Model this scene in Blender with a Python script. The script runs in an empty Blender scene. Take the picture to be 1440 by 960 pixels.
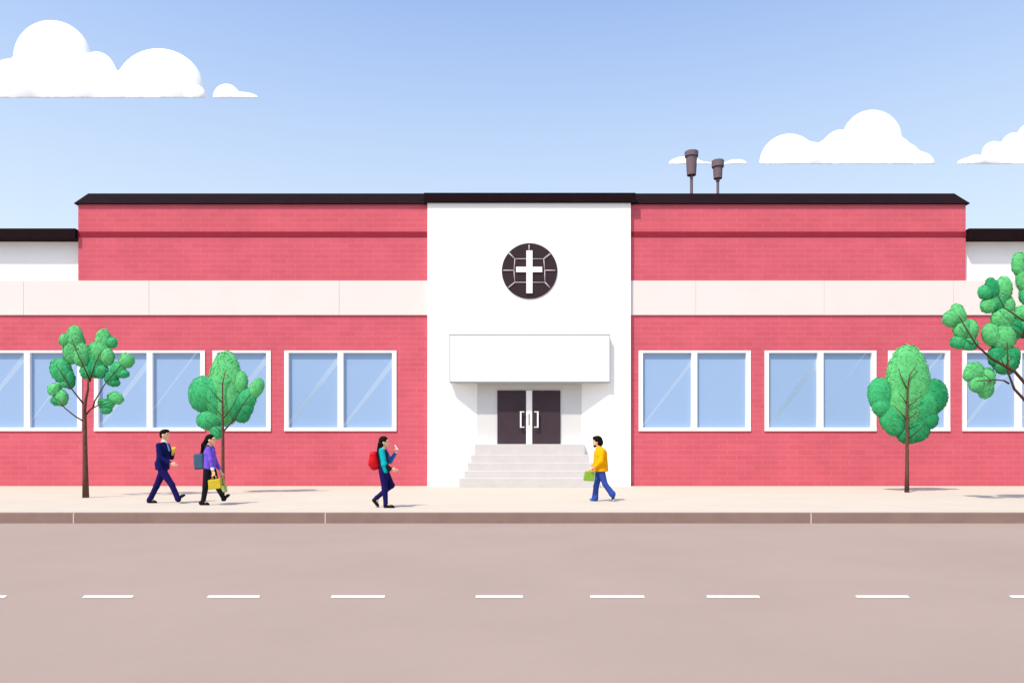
import bpy, bmesh, math, random
import numpy as np
from mathutils import Vector, Matrix, noise as mnoise

random.seed(7)
scene = bpy.context.scene
col = scene.collection
R = math.radians

# ------------------------------------------------------------------ camera geometry
F = 1000.0          # focal length in photo pixels (1440 wide)
CX, CY = 720.0, 632.0   # principal column, horizon row
H = 1.30            # eye height above the pavement
def X(u, D): return (u - CX) * D / F
def Z(v, D): return H + (CY - v) * D / F

cam_d = bpy.data.cameras.new('camera')
cam = bpy.data.objects.new('camera', cam_d); col.objects.link(cam)
cam.location = (0, 0, H); cam.rotation_euler = (R(90), 0, 0)
cam_d.sensor_width = 36.0; cam_d.lens = F / 1440 * 36.0
cam_d.shift_y = (CY - 480.0) / 1440.0
cam_d.clip_end = 6000; cam_d.clip_start = 0.1
scene.camera = cam

# ------------------------------------------------------------------ light
SUN_EL, SUN_AZ = 55.0, 40.0      # azimuth: behind the camera, to the left
w = bpy.data.worlds.new('World'); scene.world = w; w.use_nodes = True
nt = w.node_tree; nt.nodes.clear()
out = nt.nodes.new('ShaderNodeOutputWorld'); bg = nt.nodes.new('ShaderNodeBackground')
sky = nt.nodes.new('ShaderNodeTexSky'); sky.sky_type = 'NISHITA'; sky.sun_disc = False
sky.sun_elevation = R(SUN_EL); sky.sun_rotation = R(180 + SUN_AZ)
sky.air_density = 1.0; sky.dust_density = 3.0; sky.ozone_density = 2.2
veil = nt.nodes.new('ShaderNodeMix'); veil.data_type = 'RGBA'      # bright thin haze high in the air
veil.inputs[0].default_value = 0.5
veil.inputs[7].default_value = (2.1, 3.05, 5.3, 1)
nt.links.new(sky.outputs[0], veil.inputs[6]); 
tcw = nt.nodes.new('ShaderNodeTexCoord'); sxw = nt.nodes.new('ShaderNodeSeparateXYZ'); mrw = nt.nodes.new('ShaderNodeMapRange')
nt.links.new(tcw.outputs['Generated'], sxw.inputs[0]); nt.links.new(sxw.outputs['Z'], mrw.inputs[0])
mrw.inputs[1].default_value = 0.54; mrw.inputs[2].default_value = 0.17; mrw.inputs[3].default_value = 0.0; mrw.inputs[4].default_value = 1.0
hz = nt.nodes.new('ShaderNodeMix'); hz.data_type = 'RGBA'           # paler air towards the horizon
nt.links.new(mrw.outputs[0], hz.inputs[0]); nt.links.new(veil.outputs[2], hz.inputs[6]); hz.inputs[7].default_value = (3.5, 4.15, 4.6, 1)
nt.links.new(hz.outputs[2], bg.inputs[0]); bg.inputs[1].default_value = 0.15
nt.links.new(bg.outputs[0], out.inputs[0])
sd = bpy.data.lights.new('sun', 'SUN'); sd.energy = 3.0; sd.angle = R(1.0); sd.color = (1.0, 0.91, 0.77)
so = bpy.data.objects.new('sun', sd); col.objects.link(so)
dirv = Vector((math.sin(R(SUN_AZ)) * math.cos(R(SUN_EL)), math.cos(R(SUN_AZ)) * math.cos(R(SUN_EL)), -math.sin(R(SUN_EL))))
so.rotation_euler = dirv.to_track_quat('-Z', 'Y').to_euler()
vs = scene.view_settings
scene.display_settings.display_device = 'sRGB'
vs.view_transform = 'Standard'; vs.look = 'None'; vs.gamma = 1; vs.exposure = 0.55; vs.use_curve_mapping = False
scene.render.engine = 'CYCLES'
scene.cycles.max_bounces = 6

# ------------------------------------------------------------------ materials
def lin(r, g, b):
    return tuple((c / 255 / 12.92 if c / 255 <= 0.04045 else ((c / 255 + 0.055) / 1.055) ** 2.4) for c in (r, g, b))

def new_mat(name):
    m = bpy.data.materials.new(name); m.use_nodes = True
    t = m.node_tree; b = t.nodes.get('Principled BSDF')
    return m, t, b

def mat(name, colr, rough=0.7, var=0.06, scale=6.0, spec=0.12, bump=0.0, bscale=60.0, metal=0.0):
    m, t, b = new_mat(name)
    tc = t.nodes.new('ShaderNodeTexCoord'); nz = t.nodes.new('ShaderNodeTexNoise')
    nz.inputs['Scale'].default_value = scale; nz.inputs['Detail'].default_value = 12; nz.inputs['Roughness'].default_value = 0.62
    t.links.new(tc.outputs['Object'], nz.inputs['Vector'])
    cr = t.nodes.new('ShaderNodeValToRGB')
    cr.color_ramp.elements[0].position = 0.3; cr.color_ramp.elements[1].position = 0.7
    cr.color_ramp.elements[0].color = (*[c * (1 - var) for c in colr], 1)
    cr.color_ramp.elements[1].color = (*[min(1, c * (1 + var)) for c in colr], 1)
    t.links.new(nz.outputs['Fac'], cr.inputs['Fac']); t.links.new(cr.outputs['Color'], b.inputs['Base Color'])
    b.inputs['Roughness'].default_value = rough; b.inputs['Specular IOR Level'].default_value = spec
    b.inputs['Metallic'].default_value = metal
    if bump:
        n2 = t.nodes.new('ShaderNodeTexNoise'); n2.inputs['Scale'].default_value = bscale; n2.inputs['Detail'].default_value = 4
        t.links.new(tc.outputs['Object'], n2.inputs['Vector'])
        bp = t.nodes.new('ShaderNodeBump'); bp.inputs['Strength'].default_value = bump; bp.inputs['Distance'].default_value = 0.01
        t.links.new(n2.outputs['Fac'], bp.inputs['Height']); t.links.new(bp.outputs['Normal'], b.inputs['Normal'])
    return m

def brick_mat(name, c1, c2, mortar):
    m, t, b = new_mat(name)
    tc = t.nodes.new('ShaderNodeTexCoord'); sx = t.nodes.new('ShaderNodeSeparateXYZ'); cx = t.nodes.new('ShaderNodeCombineXYZ')
    ad = t.nodes.new('ShaderNodeMath'); ad.operation = 'ADD'
    t.links.new(tc.outputs['Object'], sx.inputs[0])
    t.links.new(sx.outputs['X'], ad.inputs[0]); t.links.new(sx.outputs['Y'], ad.inputs[1])
    t.links.new(ad.outputs[0], cx.inputs['X']); t.links.new(sx.outputs['Z'], cx.inputs['Y'])
    br = t.nodes.new('ShaderNodeTexBrick')
    br.inputs['Scale'].default_value = 1.0; br.inputs['Brick Width'].default_value = 0.62; br.inputs['Row Height'].default_value = 0.185
    br.inputs['Mortar Size'].default_value = 0.012; br.inputs['Mortar Smooth'].default_value = 0.2; br.inputs['Bias'].default_value = -0.1
    br.inputs['Color1'].default_value = (*c1, 1); br.inputs['Color2'].default_value = (*c2, 1); br.inputs['Mortar'].default_value = (*mortar, 1)
    t.links.new(cx.outputs[0], br.inputs['Vector'])
    nz = t.nodes.new('ShaderNodeTexNoise'); nz.inputs['Scale'].default_value = 0.9; nz.inputs['Detail'].default_value = 8
    t.links.new(tc.outputs['Object'], nz.inputs['Vector'])
    mr = t.nodes.new('ShaderNodeMapRange'); mr.inputs[1].default_value = 0.3; mr.inputs[2].default_value = 0.7
    mr.inputs[3].default_value = 0.93; mr.inputs[4].default_value = 1.06
    t.links.new(nz.outputs['Fac'], mr.inputs[0])
    hs = t.nodes.new('ShaderNodeHueSaturation'); t.links.new(mr.outputs[0], hs.inputs['Value']); t.links.new(br.outputs['Color'], hs.inputs['Color'])
    t.links.new(hs.outputs[0], b.inputs['Base Color'])
    b.inputs['Roughness'].default_value = 0.9; b.inputs['Specular IOR Level'].default_value = 0.05
    n2 = t.nodes.new('ShaderNodeTexNoise'); n2.inputs['Scale'].default_value = 40
    t.links.new(tc.outputs['Object'], n2.inputs['Vector'])
    mx = t.nodes.new('ShaderNodeMath'); mx.operation = 'MULTIPLY_ADD'; mx.inputs[1].default_value = -1.0
    t.links.new(br.outputs['Fac'], mx.inputs[0]); t.links.new(n2.outputs['Fac'], mx.inputs[2])
    bp = t.nodes.new('ShaderNodeBump'); bp.inputs['Strength'].default_value = 0.2; bp.inputs['Distance'].default_value = 0.008
    t.links.new(mx.outputs[0], bp.inputs['Height']); t.links.new(bp.outputs['Normal'], b.inputs['Normal'])
    return m

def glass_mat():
    # coated blue glazing; a diagonal reflection streak is put in as a glossier band (position and width come from the object colour)
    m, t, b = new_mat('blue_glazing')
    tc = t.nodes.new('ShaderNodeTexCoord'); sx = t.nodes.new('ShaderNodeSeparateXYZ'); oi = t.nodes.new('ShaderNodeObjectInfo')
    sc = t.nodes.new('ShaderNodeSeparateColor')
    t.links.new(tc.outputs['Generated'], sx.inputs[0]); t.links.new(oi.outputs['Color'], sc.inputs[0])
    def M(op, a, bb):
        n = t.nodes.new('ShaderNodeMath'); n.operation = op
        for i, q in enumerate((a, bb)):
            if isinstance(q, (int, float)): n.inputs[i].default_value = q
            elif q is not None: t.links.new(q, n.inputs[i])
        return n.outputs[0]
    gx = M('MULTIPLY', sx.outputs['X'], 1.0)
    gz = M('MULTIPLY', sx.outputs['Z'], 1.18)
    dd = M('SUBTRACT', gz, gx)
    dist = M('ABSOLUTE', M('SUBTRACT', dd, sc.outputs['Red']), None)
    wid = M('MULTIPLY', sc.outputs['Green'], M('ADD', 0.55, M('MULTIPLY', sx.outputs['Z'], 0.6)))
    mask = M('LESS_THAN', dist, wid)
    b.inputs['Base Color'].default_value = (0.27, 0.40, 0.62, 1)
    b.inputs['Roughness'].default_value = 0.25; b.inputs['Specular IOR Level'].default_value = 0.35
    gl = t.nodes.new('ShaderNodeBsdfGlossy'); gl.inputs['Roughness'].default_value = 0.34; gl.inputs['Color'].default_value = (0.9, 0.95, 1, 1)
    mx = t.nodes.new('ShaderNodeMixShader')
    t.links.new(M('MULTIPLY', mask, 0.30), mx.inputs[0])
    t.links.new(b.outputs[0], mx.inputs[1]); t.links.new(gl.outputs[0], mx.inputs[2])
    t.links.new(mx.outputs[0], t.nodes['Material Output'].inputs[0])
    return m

M_BRICK = brick_mat('pink_brick', (0.56, 0.108, 0.145), (0.53, 0.098, 0.132), (0.588, 0.138, 0.176))
M_SHADOW_LINE = mat('maroon_shadow_line', (0.25, 0.022, 0.038), 0.9, 0.08, 3, spec=0.05)  # dark tone of a shadow line, put into the colour
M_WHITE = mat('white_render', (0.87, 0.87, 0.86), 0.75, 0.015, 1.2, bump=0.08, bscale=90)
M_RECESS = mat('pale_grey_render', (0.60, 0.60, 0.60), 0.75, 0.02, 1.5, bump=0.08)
M_BAND = mat('warm_white_panel', (0.71, 0.65, 0.625), 0.7, 0.02, 0.8)
M_JOINT = mat('panel_joint', (0.60, 0.53, 0.51), 0.9)
M_STEP = mat('pale_stone', (0.55, 0.525, 0.515), 0.75, 0.04, 3, bump=0.1)
M_ROOF = mat('dark_roof_metal', (0.012, 0.005, 0.007), 0.85, 0.15, 2, spec=0.06)
M_FRAME = mat('white_window_frame', (0.84, 0.84, 0.85), 0.4, 0.01)
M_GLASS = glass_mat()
M_DOOR = mat('dark_door', (0.048, 0.031, 0.040), 0.6, 0.08, 3, spec=0.15)
M_STEEL = mat('pale_handle_metal', (0.80, 0.78, 0.80), 0.35, 0.02)
M_TRIM = mat('grey_edging', (0.24, 0.24, 0.24), 0.7)
M_EMBLEM = mat('dark_emblem_glass', (0.034, 0.020, 0.026), 0.6, 0.1, 2, spec=0.12)
M_LATTICE = mat('pale_leading', (0.50, 0.44, 0.47), 0.5)
M_VENT = mat('brown_grey_vent_metal', (0.170, 0.125, 0.142), 0.7, 0.12, 6)
M_PAVE = mat('pale_pavement', (0.53, 0.475, 0.40), 0.85, 0.035, 0.7, bump=0.1, bscale=35)
M_ROAD = mat('beige_asphalt', (0.335, 0.262, 0.228), 0.85, 0.05, 0.35, bump=0.3, bscale=120)
M_KERB = mat('brown_kerb_stone', (0.25, 0.172, 0.145), 0.85, 0.08, 2.5, bump=0.15)
M_KJOINT = mat('pale_mortar', (0.60, 0.48, 0.43), 0.9)
M_PAINT = mat('white_road_paint', (0.80, 0.76, 0.72), 0.7, 0.05, 5)
M_GROUND = mat('plain_ground', (0.30, 0.25, 0.22), 0.9, 0.08, 0.1)
M_CLOUD = mat('cloud_white', (0.93, 0.94, 0.95), 1.0, 0.01, 0.05, spec=0.0)
M_BARK = mat('brown_bark', (0.12, 0.058, 0.042), 0.9, 0.25, 9, bump=0.4, bscale=40)
M_TWIG = mat('dark_twig', (0.075, 0.032, 0.022), 0.9, 0.2, 9)
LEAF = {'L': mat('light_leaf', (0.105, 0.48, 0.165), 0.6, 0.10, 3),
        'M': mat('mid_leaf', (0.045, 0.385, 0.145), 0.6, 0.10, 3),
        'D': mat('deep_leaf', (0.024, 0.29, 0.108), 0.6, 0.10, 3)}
M_SKIN = mat('skin', (0.78, 0.44, 0.28), 0.55, 0.04, 12)
M_HAIR = mat('black_hair', (0.006, 0.003, 0.003), 0.7, 0.3, 40, spec=0.08)
M_NAVY = mat('navy_suit_cloth', (0.004, 0.006, 0.075), 0.9, 0.15, 8)
M_NAVY2 = mat('deep_blue_trouser_cloth', (0.008, 0.005, 0.080), 0.8, 0.15, 8)
M_SHOE = mat('black_shoe', (0.006, 0.005, 0.008), 0.4)
M_SHIRT = mat('white_shirt', (0.75, 0.75, 0.76), 0.8)
M_TIE = mat('pale_blue_tie', (0.14, 0.25, 0.55), 0.6)
M_PURPLE = mat('purple_knit', (0.16, 0.082, 0.56), 0.85, 0.08, 12)
M_BLACKCLOTH = mat('black_trouser_cloth', (0.008, 0.007, 0.014), 0.8, 0.2, 8)
M_SLATE = mat('slate_blue_canvas', (0.045, 0.095, 0.15), 0.75, 0.1, 8)
M_SLATE_D = mat('dark_slate_canvas', (0.012, 0.02, 0.05), 0.75)
M_OLIVE = mat('mustard_bag_cloth', (0.50, 0.38, 0.025), 0.7, 0.08, 8)
M_PALEGREEN = mat('pale_green_bag_cloth', (0.35, 0.48, 0.14), 0.7, 0.08, 8)
M_YELLOW = mat('yellow_paper', (0.72, 0.46, 0.03), 0.7, 0.15, 20)
M_TEAL = mat('teal_knit', (0.0, 0.36, 0.40), 0.85, 0.08, 10)
M_BLUESLEEVE = mat('blue_sleeve_cloth', (0.03, 0.14, 0.38), 0.85, 0.08, 10)
M_RED = mat('red_backpack_canvas', (0.50, 0.004, 0.012), 0.6, 0.1, 8)
M_RED_D = mat('dark_red_webbing', (0.22, 0.003, 0.008), 0.7)
M_PHONE = mat('white_phone_case', (0.75, 0.72, 0.74), 0.3)
M_ORANGE = mat('amber_knit', (0.82, 0.36, 0.0), 0.85, 0.06, 10)
M_JEANS = mat('blue_denim', (0.030, 0.070, 0.33), 0.85, 0.1, 12)
M_GREENBAG = mat('green_bag_leather', (0.20, 0.36, 0.035), 0.6, 0.08, 8)
M_SNEAKER = mat('dark_teal_shoe', (0.008, 0.05, 0.09), 0.6)
M_SOLE = mat('white_rubber_sole', (0.75, 0.78, 0.82), 0.6)
M_SNEAKER_B = mat('blue_canvas_shoe', (0.03, 0.12, 0.40), 0.6)
M_EYE = mat('dark_eye', (0.01, 0.008, 0.008), 0.2)
M_LIP = mat('lip', (0.42, 0.14, 0.11), 0.5)

# ------------------------------------------------------------------ mesh helpers
class MB:
    """collects world-space geometry for ONE mesh object"""
    def __init__(s): s.v = []; s.f = []; s.m = []; s.sm = []
    def add(s, vs, fs, mi=0, smooth=False):
        o = len(s.v); s.v += [tuple(p) for p in vs]
        for f in fs: s.f.append(tuple(i + o for i in f)); s.m.append(mi); s.sm.append(smooth)
    def box(s, x0, x1, y0, y1, z0, z1, mi=0):
        vs = [(x0,y0,z0),(x1,y0,z0),(x1,y1,z0),(x0,y1,z0),(x0,y0,z1),(x1,y0,z1),(x1,y1,z1),(x0,y1,z1)]
        s.add(vs, [(3,2,1,0),(4,5,6,7),(0,1,5,4),(1,2,6,5),(2,3,7,6),(3,0,4,7)], mi)
    def prism(s, poly, y0, y1, mi=0):
        """polygon of (x,z), counter-clockwise seen from the front (-Y), extruded in Y"""
        n = len(poly)
        vs = [(x, y0, z) for x, z in poly] + [(x, y1, z) for x, z in poly]
        fs = [tuple(range(n)), tuple(range(2*n-1, n-1, -1))]
        for i in range(n):
            j = (i + 1) % n; fs.append((i, i+n, j+n, j))
        s.add(vs, fs, mi)
    def tube(s, pts, rads, seg=8, mi=0, cap=True, smooth=True):
        pts = [Vector(p) for p in pts]; n = len(pts)
        up = Vector((0.13, -1, 0.21)).normalized(); rings = []
        for i, p in enumerate(pts):
            d = (pts[min(i+1, n-1)] - pts[max(i-1, 0)]).normalized()
            a = d.cross(up)
            if a.length < 1e-3: a = d.cross(Vector((1, 0, 0)))
            a.normalize(); b = d.cross(a)
            r = rads[i] if isinstance(rads, (list, tuple)) else rads
            rings.append([p + a*(r*math.cos(2*math.pi*k/seg)) + b*(r*math.sin(2*math.pi*k/seg)) for k in range(seg)])
        vs = [q for ring in rings for q in ring]; fs = []
        for i in range(n-1):
            for k in range(seg):
                k2 = (k+1) % seg
                fs.append((i*seg+k, i*seg+k2, (i+1)*seg+k2, (i+1)*seg+k))
        if cap: fs += [tuple(range(seg-1, -1, -1)), tuple((n-1)*seg + k for k in range(seg))]
        s.add(vs, fs, mi, smooth)
    def lathe(s, cx, cy, prof, seg=24, mi=0):
        """prof: (radius, z) list from bottom to top"""
        vs = [(cx + r*math.cos(2*math.pi*k/seg), cy + r*math.sin(2*math.pi*k/seg), z) for r, z in prof for k in range(seg)]
        fs = []
        for i in range(len(prof)-1):
            for k in range(seg):
                k2 = (k+1) % seg; fs.append((i*seg+k, i*seg+k2, (i+1)*seg+k2, (i+1)*seg+k))
        fs += [tuple(range(seg-1, -1, -1)), tuple((len(prof)-1)*seg+k for k in range(seg))]
        s.add(vs, fs, mi)
    def ball(s, c, r, seg=10, mi=0):
        if not isinstance(r, (tuple, list)): r = (r, r, r)
        vs = []; fs = []; rows = seg // 2 + 1
        for i in range(rows + 1):
            th = math.pi * i / rows
            for k in range(seg):
                ph = 2*math.pi*k/seg
                vs.append((c[0]+r[0]*math.sin(th)*math.cos(ph), c[1]+r[1]*math.sin(th)*math.sin(ph), c[2]+r[2]*math.cos(th)))
        for i in range(rows):
            for k in range(seg):
                k2 = (k+1) % seg; fs.append((i*seg+k, (i+1)*seg+k, (i+1)*seg+k2, i*seg+k2))
        s.add(vs, fs, mi, True)

def root_loc(o):
    while o.parent: o = o.parent
    return Vector(o.location)

def build(name, mb, mats, parent=None, loc=None, bevel=0.0, smooth=None):
    """link one mesh object; geometry is given in world space, stored relative to the thing's base"""
    if not isinstance(mats, (list, tuple)): mats = [mats]
    base = root_loc(parent) if parent else Vector(tuple(loc) if loc is not None else (0, 0, 0))
    me = bpy.data.meshes.new(name)
    me.from_pydata([(p[0]-base[0], p[1]-base[1], p[2]-base[2]) for p in mb.v], [], mb.f)
    for m in mats: me.materials.append(m)
    me.polygons.foreach_set('material_index', mb.m)
    me.polygons.foreach_set('use_smooth', mb.sm if smooth is None else [smooth]*len(mb.f))
    me.update()
    if bevel:
        bm = bmesh.new(); bm.from_mesh(me)
        bmesh.ops.remove_doubles(bm, verts=bm.verts, dist=1e-5)
        ed = [e for e in bm.edges if len(e.link_faces) == 2 and e.calc_face_angle(0) > 0.5]
        bmesh.ops.bevel(bm, geom=ed, offset=bevel, segments=2, affect='EDGES', profile=0.6)
        bm.to_mesh(me); bm.free()
    o = bpy.data.objects.new(name, me); col.objects.link(o)
    if parent: o.parent = parent
    else: o.location = base
    return o

def thing(name, loc, label, cat, group=None):
    o = bpy.data.objects.new(name, None); col.objects.link(o); o.location = loc; o.empty_display_size = 0.3
    return tag(o, label, cat, group)
def tag(o, label, cat, group=None):
    o['label'] = label; o['category'] = cat
    if group: o['group'] = group
    return o
def struct(o): o['kind'] = 'structure'; return o

# ---- signed-distance modelling (bodies, clothes, clouds)
def smin(a, b, k):
    h = np.clip(0.5 + 0.5*(b - a)/k, 0, 1)
    return b + (a - b)*h - k*h*(1 - h)

def cone(a, b, ra, rb, sy=1.0): return ('cone', np.array(a, float), np.array(b, float), ra, rb, sy)
def ell(c, r, rot=0.0): return ('ell', np.array(c, float), np.array(r, float), rot)   # rot about Y (degrees, in the X-Z plane)

def rbox(c, hf, r, rot=0.0): return ('box', np.array(c, float), np.array(hf, float), rot, r)

def prim_bounds(p):
    if p[0] == 'cone':
        r = max(p[3], p[4]); e = np.array([r, r*max(1, p[5]), r])
        return np.minimum(p[1], p[2]) - e, np.maximum(p[1], p[2]) + e
    e = p[2] if p[3] == 0 else np.array([max(p[2][0], p[2][2]), p[2][1], max(p[2][0], p[2][2])])
    return p[1] - e, p[1] + e

def prim_dist(p, G):
    x, y, z = G
    if p[0] == 'cone':
        a, b, ra, rb, sy = p[1:]
        ay, by = a[1]/sy, b[1]/sy; yy = y/sy
        d = np.array([b[0]-a[0], by-ay, b[2]-a[2]]); L = max(d @ d, 1e-9)
        t = np.clip(((x-a[0])*d[0] + (yy-ay)*d[1] + (z-a[2])*d[2]) / L, 0, 1)
        return np.sqrt((x-a[0]-t*d[0])**2 + (yy-ay-t*d[1])**2 + (z-a[2]-t*d[2])**2) - (ra + (rb-ra)*t)
    c, r, rot = p[1:4]
    dx, dz = x - c[0], z - c[2]
    if rot:
        cc, ss = math.cos(R(rot)), math.sin(R(rot)); dx, dz = dx*cc + dz*ss, -dx*ss + dz*cc
    if p[0] == 'box':
        q = [np.abs(dx) - r[0] + p[4], np.abs(y-c[1]) - r[1] + p[4], np.abs(dz) - r[2] + p[4]]
        return np.sqrt(np.maximum(q[0], 0)**2 + np.maximum(q[1], 0)**2 + np.maximum(q[2], 0)**2) + np.minimum(np.maximum(np.maximum(q[0], q[1]), q[2]), 0) - p[4]
    return (np.sqrt((dx/r[0])**2 + ((y-c[1])/r[1])**2 + (dz/r[2])**2) - 1) * min(r)

def sdf_mesh(prims, h, k=0.02, cuts=(), sub=()):
    lo = np.min([prim_bounds(p)[0] for p in prims], 0) - 3*h
    hi = np.max([prim_bounds(p)[1] for p in prims], 0) + 3*h
    n = np.ceil((hi - lo)/h).astype(int) + 1
    ax = [lo[i] + h*np.arange(n[i]) for i in range(3)]
    G = np.meshgrid(*ax, indexing='ij', sparse=True)
    D = None
    for p in prims:
        d = prim_dist(p, G); D = d if D is None else smin(D, d, k)
    for p in sub: D = np.maximum(D, -prim_dist(p, G))
    for (pt, nr) in cuts:      # keep the side the normal points away from
        nr = np.array(nr, float); nr /= np.linalg.norm(nr)
        D = np.maximum(D, (G[0]-pt[0])*nr[0] + (G[1]-pt[1])*nr[1] + (G[2]-pt[2])*nr[2])
    S = D < 0
    cs = np.zeros(tuple(q-1 for q in n), int); acc = np.zeros(cs.shape + (3,)); cnt = np.zeros(cs.shape)
    corners = [(i, j, l) for i in (0, 1) for j in (0, 1) for l in (0, 1)]
    sl = lambda c: tuple(slice(c[q], n[q]-1+c[q]) for q in range(3))
    for a in corners:
        for ax_ in range(3):
            if a[ax_]: continue
            b = list(a); b[ax_] = 1
            da, db = D[sl(a)], D[sl(b)]; m = S[sl(a)] != S[sl(b)]
            t = np.where(m, da/np.where(m, da-db, 1), 0)
            for q in range(3): acc[..., q] += np.where(m, a[q] + (t if q == ax_ else 0), 0)
            cnt += m
    act = cnt > 0; idx = -np.ones(cs.shape, int); idx[act] = np.arange(act.sum())
    ii = np.argwhere(act); V = lo + h*(ii + acc[act]/cnt[act][:, None])
    faces = []
    for ax_ in range(3):
        o1, o2 = (ax_+1) % 3, (ax_+2) % 3
        A = [slice(None)]*3; B = [slice(None)]*3; A[ax_] = slice(0, -1); B[ax_] = slice(1, None)
        ch = S[tuple(A)] != S[tuple(B)]
        e = np.argwhere(ch); e = e[(e[:, o1] > 0) & (e[:, o2] > 0) & (e[:, o1] < n[o1]-1) & (e[:, o2] < n[o2]-1)]
        if not len(e): continue
        st = S[tuple(e.T)]
        def cell(d1, d2):
            c = e.copy(); c[:, o1] -= d1; c[:, o2] -= d2; return idx[tuple(c.T)]
        q = np.stack([cell(1, 1), cell(0, 1), cell(0, 0), cell(1, 0)], 1)
        q[~st] = q[~st][:, ::-1]; faces.append(q)
    return V, np.concatenate(faces)

def add_sdf(mb, prims, h, k=0.02, cuts=(), sub=(), off=(0, 0, 0), mi=0):
    V, Fc = sdf_mesh(prims, h, k, cuts, sub)
    mb.add((V + np.array(off)).tolist(), Fc.tolist(), mi, True)

# ------------------------------------------------------------------ ground, road, pavement
RZ = -0.22
g = MB(); g.add([(-900,-900,RZ-0.012),(900,-900,RZ-0.012),(900,900,RZ-0.012),(-900,900,RZ-0.012)], [(0,1,2,3)])
struct(build('ground', g, M_GROUND))
rd = MB(); rd.add([(-120,-0.6,RZ),(120,-0.6,RZ),(120,14.71,RZ),(-120,14.71,RZ)], [(0,1,2,3)])
road = struct(build('road', rd, M_ROAD))
DD = (H - RZ) * F / (839 - CY)
for u0, u1 in ((-62, 8), (117, 187), (292, 365), (466, 541), (669, 735), (830, 906), (994, 1068), (1204, 1278), (1421, 1492)):
    d = MB(); y0, y1 = DD - 0.062, DD + 0.062; sk = 0.0
    d.add([(X(u0,DD-.038),y0,RZ+0.005),(X(u1,DD-.038),y0,RZ+0.005),(X(u1,DD+.038),y1,RZ+0.005),(X(u0,DD+.038),y1,RZ+0.005)], [(0,1,2,3)])
    build('lane_dash', d, M_PAINT, road)
pv = MB(); pv.box(-120, 120, 14.80, 25.49, RZ-0.1, 0.0)
struct(build('pavement', pv, M_PAVE))
pn = MB(); pn.box(-120, 120, -14, -0.85, RZ-0.1, 0.0)
struct(build('pavement_opposite', pn, M_PAVE))
def kerb_run(name, prof):
    k = MB(); xs = (-120, 120); n = len(prof)
    k.add([(x, y, z) for x in xs for y, z in prof],
          [tuple((i, (i+1) % n, (i+1) % n + n, i+n))[::-1] for i in range(n)] + [tuple(range(n)), tuple(range(2*n-1, n-1, -1))])
    return struct(build(name, k, M_KERB))
kerb = kerb_run('kerb', [(14.69, RZ-0.05), (14.69, RZ), (14.69, -0.012), (14.702, 0.0), (14.797, 0.0), (14.797, RZ-0.05)])
kerb_run('kerb_opposite', [(-0.55, RZ-0.05), (-0.847, RZ-0.05), (-0.847, 0.0), (-0.72, 0.0), (-0.70, -0.015), (-0.55, RZ)])
for u in (103.5, 457.5, 1140.5):
    xx = X(u, 14.69); j = MB(); j.box(xx-0.012, xx+0.012, 14.684, 14.74, RZ, -0.013)
    j.box(xx-0.012, xx+0.012, 14.70, 14.74, -0.013, 0.003)
    build('kerb_joint', j, M_KJOINT, kerb)

# ------------------------------------------------------------------ the building
YW = 25.50
YT = YW - 0.18
bld = thing('school_building', (X(744, YT), YW, 0), 'long pink brick building with white central entrance tower and dark flat roofs', 'building')
ZB = Z(443, YW); ZBT = Z(395, YW); ZE = Z(286, YW)
# windows: outer extents, panes
WV0, WV1 = 493, 605.8
PV0, PV1 = 496.2, 600.8
wins = [(-42, 115.6, 2), (133, 288.4, 2), (299.4, 381, 1), (400.2, 557.6, 2),
        (898, 1055.3, 2), (1075, 1231.8, 2), (1248.7, 1335.4, 1), (1353, 1510, 2)]
lw = MB(); TH = 0.4
zt, zs = Z(WV0, YW), Z(WV1, YW)
for xa, xb, sel in ((-42.0, X(601, YT), wins[:4]), (X(887, YT), 42.0, wins[4:])):
    lw.box(xa, xb, YW, YW+TH, -0.3, zs); lw.box(xa, xb, YW, YW+TH, zt, ZB)
    cur = xa
    for u0, u1, n in sel:
        lw.box(cur, X(u0, YW), YW, YW+TH, zs, zt); cur = X(u1, YW)
    lw.box(cur, xb, YW, YW+TH, zs, zt)
build('brick_wall', lw, M_BRICK, bld)

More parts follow.
